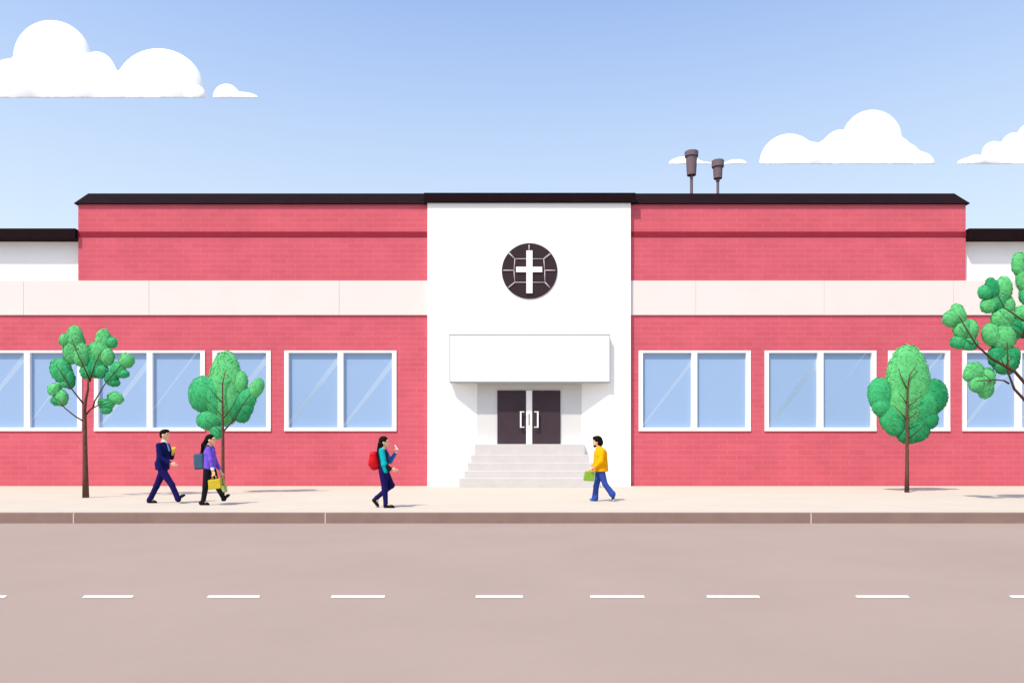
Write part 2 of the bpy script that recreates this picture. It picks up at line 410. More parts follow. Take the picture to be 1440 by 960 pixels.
streaks = {0: [(0.15, .05), (0.12, .02)], 1: [(0.02, .055), (0.30, .015)], 2: [(0.10, .05)], 3: [(0.08, .05), (0.03, .05)],
           4: [(0.02, .035), (2, 0)], 5: [(0.0, .06), (0.28, .008)], 6: [(0.2, .02)], 7: [(0.02, .05), (0.1, .03)]}  # reflection streaks put on each pane: position and width
YF, YP = YW - 0.035, YW + 0.085
for wi, (u0, u1, n) in enumerate(wins):
    x0, x1 = X(u0, YW), X(u1, YW); s = YW / F
    fl, fr, mm, ft, fb = 5.8*s, 6.2*s, 8*s, 3.0*s, 5.0*s
    z0, z1 = zs, zt
    fm = MB()
    fm.box(x0-0.002, x0+fl, YF, YP+0.06, z0+fb, z1-ft); fm.box(x1-fr, x1+0.002, YF, YP+0.06, z0+fb, z1-ft)
    fm.box(x0-0.002, x1+0.002, YF, YP+0.06, z1-ft, z1+0.002); fm.box(x0-0.002, x1+0.002, YF-0.012, YP+0.06, z0-0.002, z0+fb)
    spans = [(x0+fl, x1-fr)]
    if n == 2:
        um = {0: 38.6, 1: 210.9, 3: 479, 4: 976.2, 5: 1153.5, 7: 1432.5}[wi]; xm = X(um, YW)
        fm.box(xm-mm/2, xm+mm/2, YF, YP+0.06, z0+fb, z1-ft); spans = [(x0+fl, xm-mm/2), (xm+mm/2, x1-fr)]
    wo = build('window', fm, M_FRAME, bld)
    for pi, (a, b) in enumerate(spans):
        p = MB(); p.box(a, b, YP, YP+0.03, z0+fb, z1-ft)
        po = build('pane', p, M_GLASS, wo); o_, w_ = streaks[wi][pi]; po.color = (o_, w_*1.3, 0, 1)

# pale band of panels
bd = MB(); ju = [-160, 33, 209.5, 477, 601]; 
YB = YW - 0.05; gp = 0.012
def band(us, xa, xb):
    xs = [xa] + [X(u, YB) for u in us] + [xb]
    for a, b in zip(xs[:-1], xs[1:]): bd.box(a+gp/2, b-gp/2, YB, YB+0.3, ZB, ZBT)
    bd.box(xa, xb, YB+0.012, YB+0.29, ZB+0.004, ZBT-0.004, 1)
band([-360, -160, 33, 209.5, 477], -42, X(601, YT)); band([978.5, 1159, 1341, 1520, 1720], X(887, YT), 42)
build('pale_band', bd, [M_BAND, M_JOINT], bld)
# upper brick block
XL, XR = X(110, YW), X(1358, YW)
for a, b in ((XL, X(601, YT)), (X(887, YT), XR)):
    ub = MB(); ub.box(a, b, YW, YW+10, ZBT, ZE); uo = build('upper_brick_wall', ub, M_BRICK, bld)
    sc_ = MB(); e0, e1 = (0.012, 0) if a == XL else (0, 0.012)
    sc_.box(a-e0, b+e1, YW-0.022, YW+0.1, Z(333.2, YW), Z(326, YW)); build('painted_shadow_line', sc_, M_SHADOW_LINE, uo)  # maroon strip paints in the shadow line across the upper wall
# hipped dark roof over the block
rf = MB(); ye = YW - 0.09; zeb = Z(286.3, ye); zet = zeb + 0.02; yt_ = YW + 0.42; ztop = Z(272, yt_)
xl, xr = X(104, ye), X(1364, ye); xl2, xr2 = X(124, yt_), X(1342, yt_); yb = YW + 10.1
A = [(xl, ye), (xr, ye), (xr, yb), (xl, yb)]; B = [(xl2, yt_), (xr2, yt_), (xr2, yb-0.5), (xl2, yb-0.5)]
rf.add([(x, y, zeb) for x, y in A] + [(x, y, zet) for x, y in A] + [(x, y, ztop) for x, y in B],
       [(3,2,1,0)] + [(i, (i+1)%4, (i+1)%4+4, i+4) for i in range(4)] + [(i+4, (i+1)%4+4, (i+1)%4+8, i+8) for i in range(4)] + [(8,9,10,11)])
build('roof', rf, M_ROOF, bld)
# side wings
for a, b in ((-42, XL-0.002), (XR+0.002, 42)):
    ww = MB(); ww.box(a, b, YW+0.26, YW+10, ZBT-0.002, Z(331, YW+0.26))
    build('side_wing_wall', ww, M_WHITE, bld)
    wr = MB(); yf = YW - 0.18
    wr.box(a, b, yf, YW+10, Z(335, yf), Z(321, yf))
    build('side_wing_roof', wr, M_ROOF, bld, bevel=0.01)

# entrance tower
x0, x1 = X(601, YT), X(887, YT)
jl, jr = X(637, YT), X(856, YT)            # splayed niche, outer edges
YR = YT + 0.36
bl, br_ = X(671, YR), X(818, YR)           # niche back wall
zland = Z(624.2, YT); zn = Z(505, YT); ztt = Z(284.5, YT)
tw = MB()
tw.box(x0, jl, YT, YT+8, -0.3, ztt); tw.box(jr, x1, YT, YT+8, -0.3, ztt)
tw.box(jl, jr, YT, YT+8, zn, ztt); tw.box(jl, jr, YT, YT+8, -0.3, zland)
tw.add([(jl,YT,zland),(bl,YR,zland),(bl,YR,zn),(jl,YT,zn)], [(0,1,2,3)])
tw.add([(br_,YR,zland),(jr,YT,zland),(jr,YT,zn),(br_,YR,zn)], [(0,1,2,3)])
build('entrance_tower', tw, M_WHITE, bld)
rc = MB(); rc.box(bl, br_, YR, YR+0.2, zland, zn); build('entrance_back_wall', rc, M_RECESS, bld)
tr = MB(); yf = YT - 0.10; tr.box(X(596, yf), X(894, yf), yf, YT+8.2, Z(284.3, yf), Z(271, yf)); build('tower_roof', tr, M_ROOF, bld, bevel=0.008)
# canopy
YC = YT - 0.215
cp = MB(); cx0, cx1, cz0, cz1 = X(632.5, YC), X(857.5, YC), Z(537, YC), Z(470.5, YC)
cp.box(cx0, cx1, YC, YT-0.002, cz0, cz1); can = build('canopy', cp, M_WHITE, bld)
ct = MB(); yy0, yy1 = YC-0.008, YC+0.03
ct.box(cx0-0.012, cx1+0.012, yy0, yy1, cz1-0.012, cz1+0.016); ct.box(cx0-0.012, cx1+0.012, yy0, yy1, cz0-0.030, cz0+0.02)
ct.box(cx0-0.012, cx0+0.012, yy0, yy1, cz0+0.02, cz1-0.012); ct.box(cx1-0.012, cx1+0.012, yy0, yy1, cz0+0.02, cz1-0.012)
build('edge_trim', ct, M_TRIM, can)
# doors
dz0, dz1 = zland + 0.012, Z(549, YR)
YDr = YR - 0.045
for a, b, hx, sgn in ((699.4, 739.5, 732.2, 1), (748.6, 788, 756.0, -1)):
    dm = MB(); xa, xb = X(a, YR), X(b, YR)
    dm.box(xa, xb, YDr, YR-0.002, dz0, dz1)
    do = build('door', dm, M_DOOR, bld, bevel=0.006)
    hm = MB(); xh = X(hx, YR); zt1, zb1 = Z(579.5, YR), Z(600, YR); yo = YDr - 0.09
    hm.tube([(xh, YDr+0.005, zt1), (xh, yo, zt1)], 0.02, 8); hm.tube([(xh, YDr+0.005, zb1), (xh, yo, zb1)], 0.02, 8)
    hm.box(xh-0.028, xh+0.028, yo-0.03, yo+0.012, zb1-0.03, zt1+0.03)
    hm.box(xh+sgn*0.032 if sgn > 0 else xh-0.13, xh+0.13 if sgn > 0 else xh-0.032, yo-0.028, yo+0.01, zt1-0.005, zt1+0.028)
    hm.box(xh+sgn*0.032 if sgn > 0 else xh-0.13, xh+0.13 if sgn > 0 else xh-0.032, yo-0.028, yo+0.01, zb1-0.028, zb1+0.005)
    build('handle', hm, M_STEEL, do)
fm = MB(); s = YR/F
fm.box(X(739.9, YR), X(748.2, YR), YDr-0.02, YR-0.002, dz0, dz1)
fm.box(X(743.1, YR), X(745.0, YR), YDr-0.026, YDr-0.0205, Z(598, YR), Z(582, YR), 1)
build('door_mullion', fm, [M_FRAME, M_TRIM], bld)
# steps
st = bpy.data.objects.new('entrance_steps', None)
sd_ = [(624.2, 667.5, 822.5, YT-0.16), (639.1, 662.3, 828.3, YT-0.38), (650.4, 657.5, 833.0, YT-0.60), (661.7, 652.8, 837.5, YT-0.82), (672, 645.5, 844, YT-1.04)]
yprev = YT - 0.002; steps = None
for i, (v, a, b, yf) in enumerate(sd_):
    m_ = MB(); m_.box(X(a, yf), X(b, yf), yf, yprev, -0.02, Z(v, yf)); yprev = yf + 0.0
    if steps is None: steps = bpy.data.objects.new('entrance_steps', None); col.objects.link(steps); steps.parent = bld
    build('step', m_, M_STEP, steps, bevel=0.015)
bpy.data.objects.remove(st)
# round window with cross
rx, rz_, rr = X(744.7, YT), Z(381.2, YT), 39*YT/F
rw = MB(); seg = 64
ring = [(rx+rr*math.cos(2*math.pi*k/seg), rz_+rr*math.sin(2*math.pi*k/seg)) for k in range(seg)]
rw.prism(ring, YT-0.03, YT+0.01)
rwo = build('round_window', rw, M_EMBLEM, bld)
def E(zx, zy): return (X(590+zx/4.571, YT), Z(260+zy/4.571, YT))
cr = MB(); yc0 = YT - 0.075
(ax, az), (bx, bz) = E(686, 698), E(726, 425); cr.box(ax, bx, yc0, YT-0.031, az, bz)
(cx_, cz_), (dx_, dz_) = E(620, 563), E(788, 529)
cr.box(cx_, ax, yc0+0.003, YT-0.031, cz_, dz_); cr.box(bx, dx_, yc0+0.003, YT-0.031, cz_, dz_)
build('cross', cr, M_FRAME, rwo)
la = MB()
for pl, r_ in (([(613,477),(798,477),(804,551),(806,628),(612,628),(607,551),(613,477)], .016), ([(538,551),(607,551)], .022), ([(804,551),(873,551)], .022),
           ([(704,388),(704,427)], .020), ([(575,440),(613,477)], .025), ([(840,445),(798,477)], .025), ([(570,662),(612,628)], .022), ([(838,662),(806,628)], .022)):
    for p, q in zip(pl[:-1], pl[1:]):
        a, b = E(*p), E(*q); la.tube([(a[0], YT-0.04, a[1]), (b[0], YT-0.04, b[1])], r_, 6)
build('lattice', la, M_LATTICE, rwo)
# roof vents
def vent(uc, cap, body, neck, post_w):
    D = 28.0; s = D/F; xc = X(uc, D)
    vo = bpy.data.objects.new('roof_vent', None); col.objects.link(vo); vo.parent = bld
    (cw, cv0, cv1), (bw0, bw1, bv1) = cap, body
    c = MB(); c.lathe(xc, D, [(bw1*s/2, Z(bv1, D)), (bw0*s/2, Z(cv1, D)), (cw*s/2*0.97, Z(cv1, D)+0.001), (cw*s/2, Z(cv0, D)-0.02), (cw*s/2-0.02, Z(cv0, D))])
    build('cowl', c, M_VENT, vo)
    p = MB(); zr = ztop - 0.02
    if neck: p.lathe(xc, D, [(post_w*s/2, zr), (post_w*s/2, Z(neck[1], D)), (neck[0]*s/2, Z(neck[1], D)+0.01), (neck[0]*s/2, Z(bv1, D))])
    else: p.lathe(xc, D, [(post_w*s/2, zr), (post_w*s/2, Z(bv1, D))])
    build('post', p, M_VENT, vo)
vent(972.4, (19, 213.4, 220.6), (15.6, 12.6, 246.6), None, 4.2)
vent(1009.4, (17, 226, 235.3), (13.2, 11.6, 251.3), (5.2, 255.6), 3.8)

# ------------------------------------------------------------------ clouds
def cloud(label, D, vb, lobes, group='clouds'):
    s = D/F
    cu = sum(l[0] for l in lobes)/len(lobes); loc = (X(cu, D), D, Z(vb, D))
    pr = []
    for l in lobes:
        u, v, rx_ = l[:3]; rz2 = l[3] if len(l) > 3 else rx_
        jy = max(6, 0.42*min(rx_, rz2))*s*0.85
        q = 1 + jy/D
        pr.append(ell((X(u, D+jy)-loc[0], jy, Z(v, D+jy)-loc[2]), (rx_*s*q, max(6, 0.42*min(rx_, rz2))*s, rz2*s*q)))
    slope = (CY - vb)/F
    mb = MB()
    add_sdf(mb, pr, max(0.45, 1.0*s), k=3.0*s, cuts=[((0, 0, 0), (0, slope*1.0, -1))], off=loc)
    return tag(build('cloud', mb, M_CLOUD, loc=loc), label, 'cloud', group)
cloud('large white cumulus cloud with two tall domes, above the left wing', 420, 138,
      [(74.4, 84, 53.6), (136, 107, 28, 33.5), (225, 127, 62, 57), (276, 133, 13, 13), (11, 111, 26), (-30, 122, 34, 26), (28, 122, 45, 38), (165, 133, 34, 24), (100, 125, 60, 40)])
cloud('tiny low flat-bottomed cloud just right of the largest cloud', 420, 138, [(318.6, 138, 19, 19.5), (339, 139, 25, 9)])
cloud('white cumulus cloud with one high central dome, above the right brick block', 460, 231,
      [(1109.6, 231, 41.5, 42), (1142, 217, 17), (1166, 213, 16), (1182, 207, 24), (1226, 197, 41.5), (1264, 207, 14), (1278, 217, 14), (1294, 231, 20, 17), (1209, 226, 85, 26), (1200, 215, 50, 25)])
cloud('white cloud stepping upwards, cut off by the right picture edge', 460, 231,
      [(1358, 231, 12, 8), (1372, 227, 13, 9), (1398, 216, 17), (1426, 204, 17), (1452, 193, 21), (1484, 187, 30), (1430, 226, 40, 14), (1510, 215, 50, 30)])
cloud('low flat sliver of cloud behind the taller roof vent', 520, 231, [(964, 231.5, 24, 11), (990, 232, 14, 3.5)])
cloud('smallest cloud sliver, right of the shorter roof vent', 520, 231, [(1036, 231.5, 15, 7), (1028, 232, 12, 4)])

# ------------------------------------------------------------------ trees
def make_leaf_clump(lobes, D, conv, y_base, rng):
    mb = MB(); s = D/F
    for li, lb in enumerate(lobes):
        zx, zy, rxz, rzz, rot, tone = lb
        u, v, sc0 = conv(zx, zy)
        mi = 'LMD'.index(tone)
        rx_, rz2 = rxz*sc0*s, rzz*sc0*s
        ry = 0.40*min(rx_, rz2) + 0.04
        yc = y_base + ry + 0.012*(len(lobes)-li)
        rx_ *= yc/D; rz2 *= yc/D
        c = Vector((X(u, yc), yc, Z(v, yc)))
        Rm = Matrix.Rotation(R(rot), 3, 'Y')
        # core, slightly knobbly
        nseg, nrow = 24, 14; vs = []; fs = []; sd0 = Vector((rng.uniform(0, 50), 3, 7))
        for i in range(nrow+1):
            th = math.pi*i/nrow
            for k in range(nseg):
                ph = 2*math.pi*k/nseg
                n = Vector((math.sin(th)*math.cos(ph), math.sin(th)*math.sin(ph), math.cos(th)))
                q = 0.975*(1 + 0.035*mnoise.noise(n*2.2 + sd0))
                vs.append(c + Rm @ Vector((n.x*rx_*q, n.y*ry*q, n.z*rz2*q)))
        for i in range(nrow):
            for k in range(nseg):
                k2 = (k+1) % nseg; fs.append((i*nseg+k, (i+1)*nseg+k, (i+1)*nseg+k2, i*nseg+k2))
        mb.add(vs, fs, mi, True)
        area = 4*math.pi*((rx_*rz2)**1.6/3 + (rx_*ry)**1.6/3 + (ry*rz2)**1.6/3)**(1/1.6)
        for _ in range(int(area*330) + 20):
            zc = rng.uniform(-1, 1); ph = rng.uniform(0, 2*math.pi); rr_ = math.sqrt(1-zc*zc)
            n = Vector((rr_*math.cos(ph), rr_*math.sin(ph), zc))
            q = rng.uniform(0.95, 1.015)
            p = c + Rm @ Vector((n.x*rx_*q, n.y*ry*q, n.z*rz2*q))
            nn = Rm @ Vector((n.x/rx_, n.y/ry, n.z/rz2)); nn.normalize()
            nn = (nn + Vector((rng.gauss(0, .13), rng.gauss(0, .13), rng.gauss(0, .13)))).normalized()
            t_ = nn.cross(Vector((rng.gauss(0, 1), rng.gauss(0, 1), rng.gauss(0, 1)))).normalized(); b_ = nn.cross(t_)
            L_ = rng.uniform(0.03, 0.05); W_ = L_*0.55
            mb.add([p - t_*L_, p + b_*W_ + nn*0.006, p + t_*L_, p - b_*W_ + nn*0.006], [(0, 1, 2, 3)], mi)
    return mb

def make_tree(label, ubase, vbase, conv, trunk, branches, clumps, seed):
    rng = random.Random(seed)
    D = H*F/(vbase - CY); s = D/F
    t = thing('street_tree', (X(ubase, D), D, 0), label, 'tree', 'street trees on the pavement')
    def P3(zx, zy, y=0.0):
        u, v, _ = conv(zx, zy); return (X(u, D), D + y, Z(v, D))
    pts = [P3(a, b) for a, b, w_ in trunk]; pts[0] = (pts[0][0], D, -0.03)
    pts = [(p[0], p[1] - 0.10*max(0, i-3)/4, p[2]) for i, p in enumerate(pts)]
    tb = MB(); tb.tube(pts, [w_*conv(0, 0)[2]*s/2 for a, b, w_ in trunk], 12)
    tr_ = build('trunk', tb, M_BARK, t)
    for bp in branches:
        w0, w1, *pl = bp; n = len(pl)
        b_ = MB(); b_.tube([P3(*q[:2], y=-0.045*min(i, 2)) for i, q in enumerate(pl)],
                           [max(0.008, (w0 + (w1-w0)*i/(n-1))*conv(0, 0)[2]*s/2) for i in range(n)], 7)
        build('branch', b_, M_TWIG, t)
    for cl in clumps:
        mb = make_leaf_clump(cl, D, conv, D - 0.015, rng)
        build('leaf_clump', mb, [LEAF['L'], LEAF['M'], LEAF['D']], t)

cv1 = lambda x, y: (40 + x/3.2, 440 + y/3.2, 1/3.2)
cv4 = lambda x, y: (1200 + x/2.525, 330 + y/2.525, 1/2.525)
make_tree('slim open tree with separate leaf clumps on spread limbs, before the left windows', 120.6, 699.4, cv1,
    [(258, 830, 28), (256, 700, 22), (254, 560, 18), (254, 480, 16), (254, 440, 15), (263, 390, 12), (275, 345, 10), (278, 300, 7)],
    [(7, 3, (250, 488), (215, 465), (175, 430), (145, 395), (118, 378)), (8, 3, (251, 412), (225, 375), (190, 325), (160, 275), (140, 245)),
     (7, 3, (277, 305), (262, 260), (235, 195), (205, 120)), (3, 2, (222, 163), (205, 143), (183, 130)), (7, 3, (276, 310), (290, 275), (310, 230), (332, 180)),
     (9, 3, (256, 460), (285, 432), (325, 415), (372, 405)), (8, 3, (290, 430), (302, 398), (350, 325), (425, 235))],
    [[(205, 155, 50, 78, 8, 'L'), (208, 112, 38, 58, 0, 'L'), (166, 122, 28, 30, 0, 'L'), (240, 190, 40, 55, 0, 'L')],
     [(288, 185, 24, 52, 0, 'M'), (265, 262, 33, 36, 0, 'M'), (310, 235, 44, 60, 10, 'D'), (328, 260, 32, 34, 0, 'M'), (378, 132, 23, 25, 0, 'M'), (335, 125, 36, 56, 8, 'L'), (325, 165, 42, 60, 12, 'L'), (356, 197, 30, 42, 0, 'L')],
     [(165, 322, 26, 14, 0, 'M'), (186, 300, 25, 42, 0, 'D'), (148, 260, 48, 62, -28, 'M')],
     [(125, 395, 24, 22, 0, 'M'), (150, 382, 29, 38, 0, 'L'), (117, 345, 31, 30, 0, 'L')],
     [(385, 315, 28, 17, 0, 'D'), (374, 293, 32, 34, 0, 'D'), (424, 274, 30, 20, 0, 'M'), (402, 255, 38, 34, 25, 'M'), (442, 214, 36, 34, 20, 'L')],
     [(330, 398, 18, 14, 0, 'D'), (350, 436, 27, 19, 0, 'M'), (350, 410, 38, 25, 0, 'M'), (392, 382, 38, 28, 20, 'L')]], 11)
make_tree('young tree with a tall oval crown, behind the woman in purple', 313.4, 694.5, cv1,
    [(875, 815, 17), (875, 700, 15), (875, 600, 14), (875, 520, 12), (875, 470, 10), (877, 400, 7), (878, 320, 6), (893, 258, 3)],
    [(4, 2, (872, 402), (840, 365), (812, 330)), (4, 2, (870, 462), (840, 425), (805, 390)), (4, 2, (866, 532), (835, 505), (805, 480)), (5, 2, (880, 472), (925, 415), (948, 370)),
     (8, 3, (880, 530), (905, 505), (935, 475), (970, 415), (1005, 362))],
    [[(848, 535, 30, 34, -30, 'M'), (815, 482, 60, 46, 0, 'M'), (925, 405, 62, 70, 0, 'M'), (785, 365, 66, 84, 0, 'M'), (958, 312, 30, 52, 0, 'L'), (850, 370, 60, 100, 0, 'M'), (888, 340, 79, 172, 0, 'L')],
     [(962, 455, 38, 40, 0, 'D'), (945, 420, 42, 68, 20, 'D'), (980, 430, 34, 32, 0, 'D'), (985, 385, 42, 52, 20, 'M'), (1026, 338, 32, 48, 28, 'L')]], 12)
make_tree('broad round-crowned young tree, alone on the right pavement', 1275.2, 692, cv4,
    [(190, 915, 16), (191, 830, 13), (191, 740, 11), (191, 650, 8), (191, 545, 6), (196, 500, 4), (222, 460, 2)],
    [(4, 2, (191, 548), (166, 503), (155, 475)), (4, 2, (192, 612), (215, 592), (237, 570)), (4, 2, (190, 600), (175, 582), (158, 563)), (4, 2, (190, 657), (165, 632), (135, 604)),
     (4, 2, (192, 656), (205, 645), (223, 629)), (5, 2, (196, 724), (225, 698), (256, 664))],
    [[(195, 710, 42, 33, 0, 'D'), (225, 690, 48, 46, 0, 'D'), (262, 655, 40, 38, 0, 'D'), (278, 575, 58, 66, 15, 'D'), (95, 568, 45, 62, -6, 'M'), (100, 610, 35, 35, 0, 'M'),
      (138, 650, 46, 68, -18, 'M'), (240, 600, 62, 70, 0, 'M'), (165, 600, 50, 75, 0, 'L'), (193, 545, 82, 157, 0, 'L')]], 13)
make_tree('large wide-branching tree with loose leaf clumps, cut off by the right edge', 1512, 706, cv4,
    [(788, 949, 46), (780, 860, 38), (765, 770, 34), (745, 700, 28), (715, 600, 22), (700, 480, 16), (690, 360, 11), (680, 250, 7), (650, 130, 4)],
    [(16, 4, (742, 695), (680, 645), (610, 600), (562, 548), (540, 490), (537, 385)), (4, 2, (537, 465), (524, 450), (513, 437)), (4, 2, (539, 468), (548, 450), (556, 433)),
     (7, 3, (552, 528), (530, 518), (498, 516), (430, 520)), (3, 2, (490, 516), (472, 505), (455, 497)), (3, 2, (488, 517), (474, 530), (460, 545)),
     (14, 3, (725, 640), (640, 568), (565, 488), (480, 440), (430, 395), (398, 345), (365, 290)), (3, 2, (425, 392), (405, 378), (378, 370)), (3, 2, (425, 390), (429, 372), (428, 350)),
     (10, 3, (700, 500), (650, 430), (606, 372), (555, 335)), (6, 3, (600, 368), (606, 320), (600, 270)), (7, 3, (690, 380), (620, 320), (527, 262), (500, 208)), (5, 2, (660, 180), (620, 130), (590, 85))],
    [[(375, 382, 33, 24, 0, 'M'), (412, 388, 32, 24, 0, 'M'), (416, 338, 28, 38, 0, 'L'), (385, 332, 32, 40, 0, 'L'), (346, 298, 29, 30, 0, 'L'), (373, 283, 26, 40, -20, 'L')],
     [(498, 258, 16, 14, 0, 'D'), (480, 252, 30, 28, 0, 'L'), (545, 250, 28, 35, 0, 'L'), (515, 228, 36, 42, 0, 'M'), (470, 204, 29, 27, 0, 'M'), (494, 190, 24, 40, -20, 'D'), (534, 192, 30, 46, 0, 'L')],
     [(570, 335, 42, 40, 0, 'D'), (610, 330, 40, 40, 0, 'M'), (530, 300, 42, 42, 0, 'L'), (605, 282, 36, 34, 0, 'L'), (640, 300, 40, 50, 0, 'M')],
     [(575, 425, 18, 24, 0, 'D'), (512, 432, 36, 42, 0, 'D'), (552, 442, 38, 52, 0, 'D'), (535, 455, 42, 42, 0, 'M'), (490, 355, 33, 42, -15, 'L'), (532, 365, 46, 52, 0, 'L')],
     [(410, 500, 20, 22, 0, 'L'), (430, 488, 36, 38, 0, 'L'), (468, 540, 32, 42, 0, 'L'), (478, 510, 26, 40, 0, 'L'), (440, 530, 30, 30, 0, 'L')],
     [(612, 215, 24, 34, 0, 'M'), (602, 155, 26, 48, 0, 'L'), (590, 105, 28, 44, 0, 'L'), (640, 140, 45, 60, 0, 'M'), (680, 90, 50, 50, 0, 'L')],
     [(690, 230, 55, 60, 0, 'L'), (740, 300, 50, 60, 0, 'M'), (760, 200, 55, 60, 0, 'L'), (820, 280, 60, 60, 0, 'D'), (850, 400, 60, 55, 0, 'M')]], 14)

# ------------------------------------------------------------------ people
def unit(v):
    v = np.array(v, float); return v/np.linalg.norm(v)
def hand_prims(wrist, d, t, curl, sgn=1):
    wrist = np.array(wrist, float); d = unit(d); t = np.array(t, float); t = unit(t - d*(t @ d)); n = np.cross(d, t)*sgn
    pr = []
    for off, ln, rr_ in ((.030, .072, .0095), (.010, .082, .0095), (-.010, .076, .009), (-.029, .058, .008)):
        kn = wrist + d*(.088 - abs(off)*.25) + t*off
        pr.append(cone(wrist + t*off*.55 + d*.01, kn, .017, .0125))
        a = 0; p = kn
        for fr in (.45, .30, .25):
            a += R(curl)*(1.0 if fr == .45 else .8); q = p + (d*math.cos(a) + n*math.sin(a))*ln*fr
            pr.append(cone(p, q, rr_, rr_*.86)); p = q
    th = wrist + d*.022 + t*.022
    m1 = th + unit(d*.75 + t*.6 + n*.35)*.045; m2 = m1 + unit(d*.85 + t*.15 + n*.55)*.032
    pr += [cone(th, m1, .015, .0115), cone(m1, m2, .0115, .009)]
    return pr

def make_person(label, ux, vy, s_zoom, conv, x0, g0, J, look, mats, kind):
    """J: joints as (zoom x, zoom y, lateral metres). look: +1 faces right, -1 faces left."""
    D = H*F/(vy - CY); base = np.array([X(ux, D), D, 0.0])
    S = s_zoom * F / D               # zoom pixels per metre
    def P(j): return np.array([(j[0]-x0)/S, j[2] if len(j) > 2 else 0.0, (g0-j[1])/S])
    Q = {k_: P(v_) for k_, v_ in J.items() if not k_.startswith('hand')}
    pel, che, nck, hed = Q['pelvis'], Q['chest'], Q['neck'], Q['head']
    f = look; tl = J['head'][3] if len(J['head']) > 3 else 0
    def limb(a, e, w_, r): return [cone(Q[a], Q[e], r[0], r[1]), cone(Q[e], Q[w_], r[1], r[2])]
    HX = np.array([f, 0, 0.0]); HZ = np.array([0, 0, 1.0])
    head = [ell(hed + HZ*.015, (.094, .074, .104)), ell(hed + HX*.022 - HZ*.05, (.068, .056, .072)), cone(hed + HX*.085 + HZ*.012, hed + HX*.108 - HZ*.028, .010, .015),
            ell(hed + HX*.078 - HZ*.10, (.022, .028, .02)), cone(hed + HX*.088 - HZ*.062, hed + HX*.090 - HZ*.062, .012, .012),
            ell(hed + HX*.080 + HZ*.035, (.02, .05, .012))]
    for sy in (-1, 1): head.append(ell(hed - HX*.005 + np.array([0, sy*.074, -.012]), (.022, .012, .034)))
    body = [cone(pel, che, .095, .105, 1.35), cone(che, nck - HZ*.03, .10, .055, 1.5), cone(nck - HZ*.02, hed - HX*.018 - HZ*.04, .052, .05)] + head
    aN, aF = (.045, .037, .026), (.045, .037, .026)
    body += limb('shN', 'elN', 'wrN', aN) + limb('shF', 'elF', 'wrF', aF)
    body += limb('hipN', 'knN', 'anN', (.078, .052, .036)) + limb('hipF', 'knF', 'anF', (.078, .052, .036))
    for q in ('N', 'F'): body.append(cone(Q['an'+q], Q['an'+q]*.6 + Q['toe'+q]*.4 + HZ*.01, .035, .03))
    mb = MB(); add_sdf(mb, body, .0085, k=.022, off=base)
    for q in ('N', 'F'):
        d, t, curl, sg = J['hand'+q]
        add_sdf(mb, hand_prims(Q['wr'+q], d, t, curl, sg), .0038, k=.007, off=base)
    for sy in (-1, 1):
        e = base + hed + HX*.083 + np.array([0, sy*.031, .012]); mb.ball(e, (.010, .013, .008), 8, 1)
        b_ = base + hed + HX*.087 + np.array([0, sy*.032, .036]); mb.ball(b_, (.008, .018, .004), 8, 1)
    mb.ball(base + hed + HX*.101 - HZ*.063, (.006, .022, .006), 8, 2)
    po = tag(build('person', mb, [M_SKIN, M_EYE, M_LIP], loc=base), label, 'person', 'pedestrians walking on the pavement')
    def cloth(name, prims, m, cuts=(), sub=(), k=.03, h=.0085):
        c = MB(); add_sdf(c, prims, h, k, cuts, sub, off=base); return build(name, c, m, po)
    # trousers
    G = mats['grow']
    tro = [cone(pel + HZ*.05, pel, .108, .118, 1.28)] + limb('hipN', 'knN', 'anN', (.098, .068, .052+G)) + limb('hipF', 'knF', 'anF', (.098, .068, .052+G)) + [cone(Q['an'+q], Q['an'+q] + unit(Q['an'+q]-Q['kn'+q])*.03, .050+G, .050+G) for q in 'NF']
    cu = [(pel + HZ*.10, (0, 0, 1))]
    cloth('trousers', tro, mats['trousers'], cu)
    # shoes
    for q in ('N', 'F'):
        heel, toe, an = Q['heel'+q], Q['toe'+q], Q['an'+q]
        ax_ = unit(toe - heel); up = np.array([-ax_[2], 0, ax_[0]]); up = up if up[2] > 0 else -up
        L = np.linalg.norm(toe - heel)
        sole0 = heel
        shp = [cone(heel + up*.045 + ax_*.035, toe + up*.030 - ax_*.05, .046, .036, 1.0), cone(toe + up*.024 - ax_*.07, toe + up*.020 - ax_*.02, .036, .022, 1.25), cone(heel + up*.06 + ax_*.04, an, .044, .046)]
        cloth('shoe', shp, mats['shoe'+q], [(sole0, -up), (an + up*.02, unit(an - (heel*.6 + toe*.4)))], h=.007)
        if mats.get('sole'):
            so_ = [cone(heel + up*.010 + ax_*.03, toe + up*.010 - ax_*.03, .046, .040, 1.0)]
            cloth('sole', so_, mats['sole'], [(heel + up*.0, -up), (heel + up*.026, up)], h=.007)
    return po, P, Q, base, cloth, hed, HX, HZ, limb

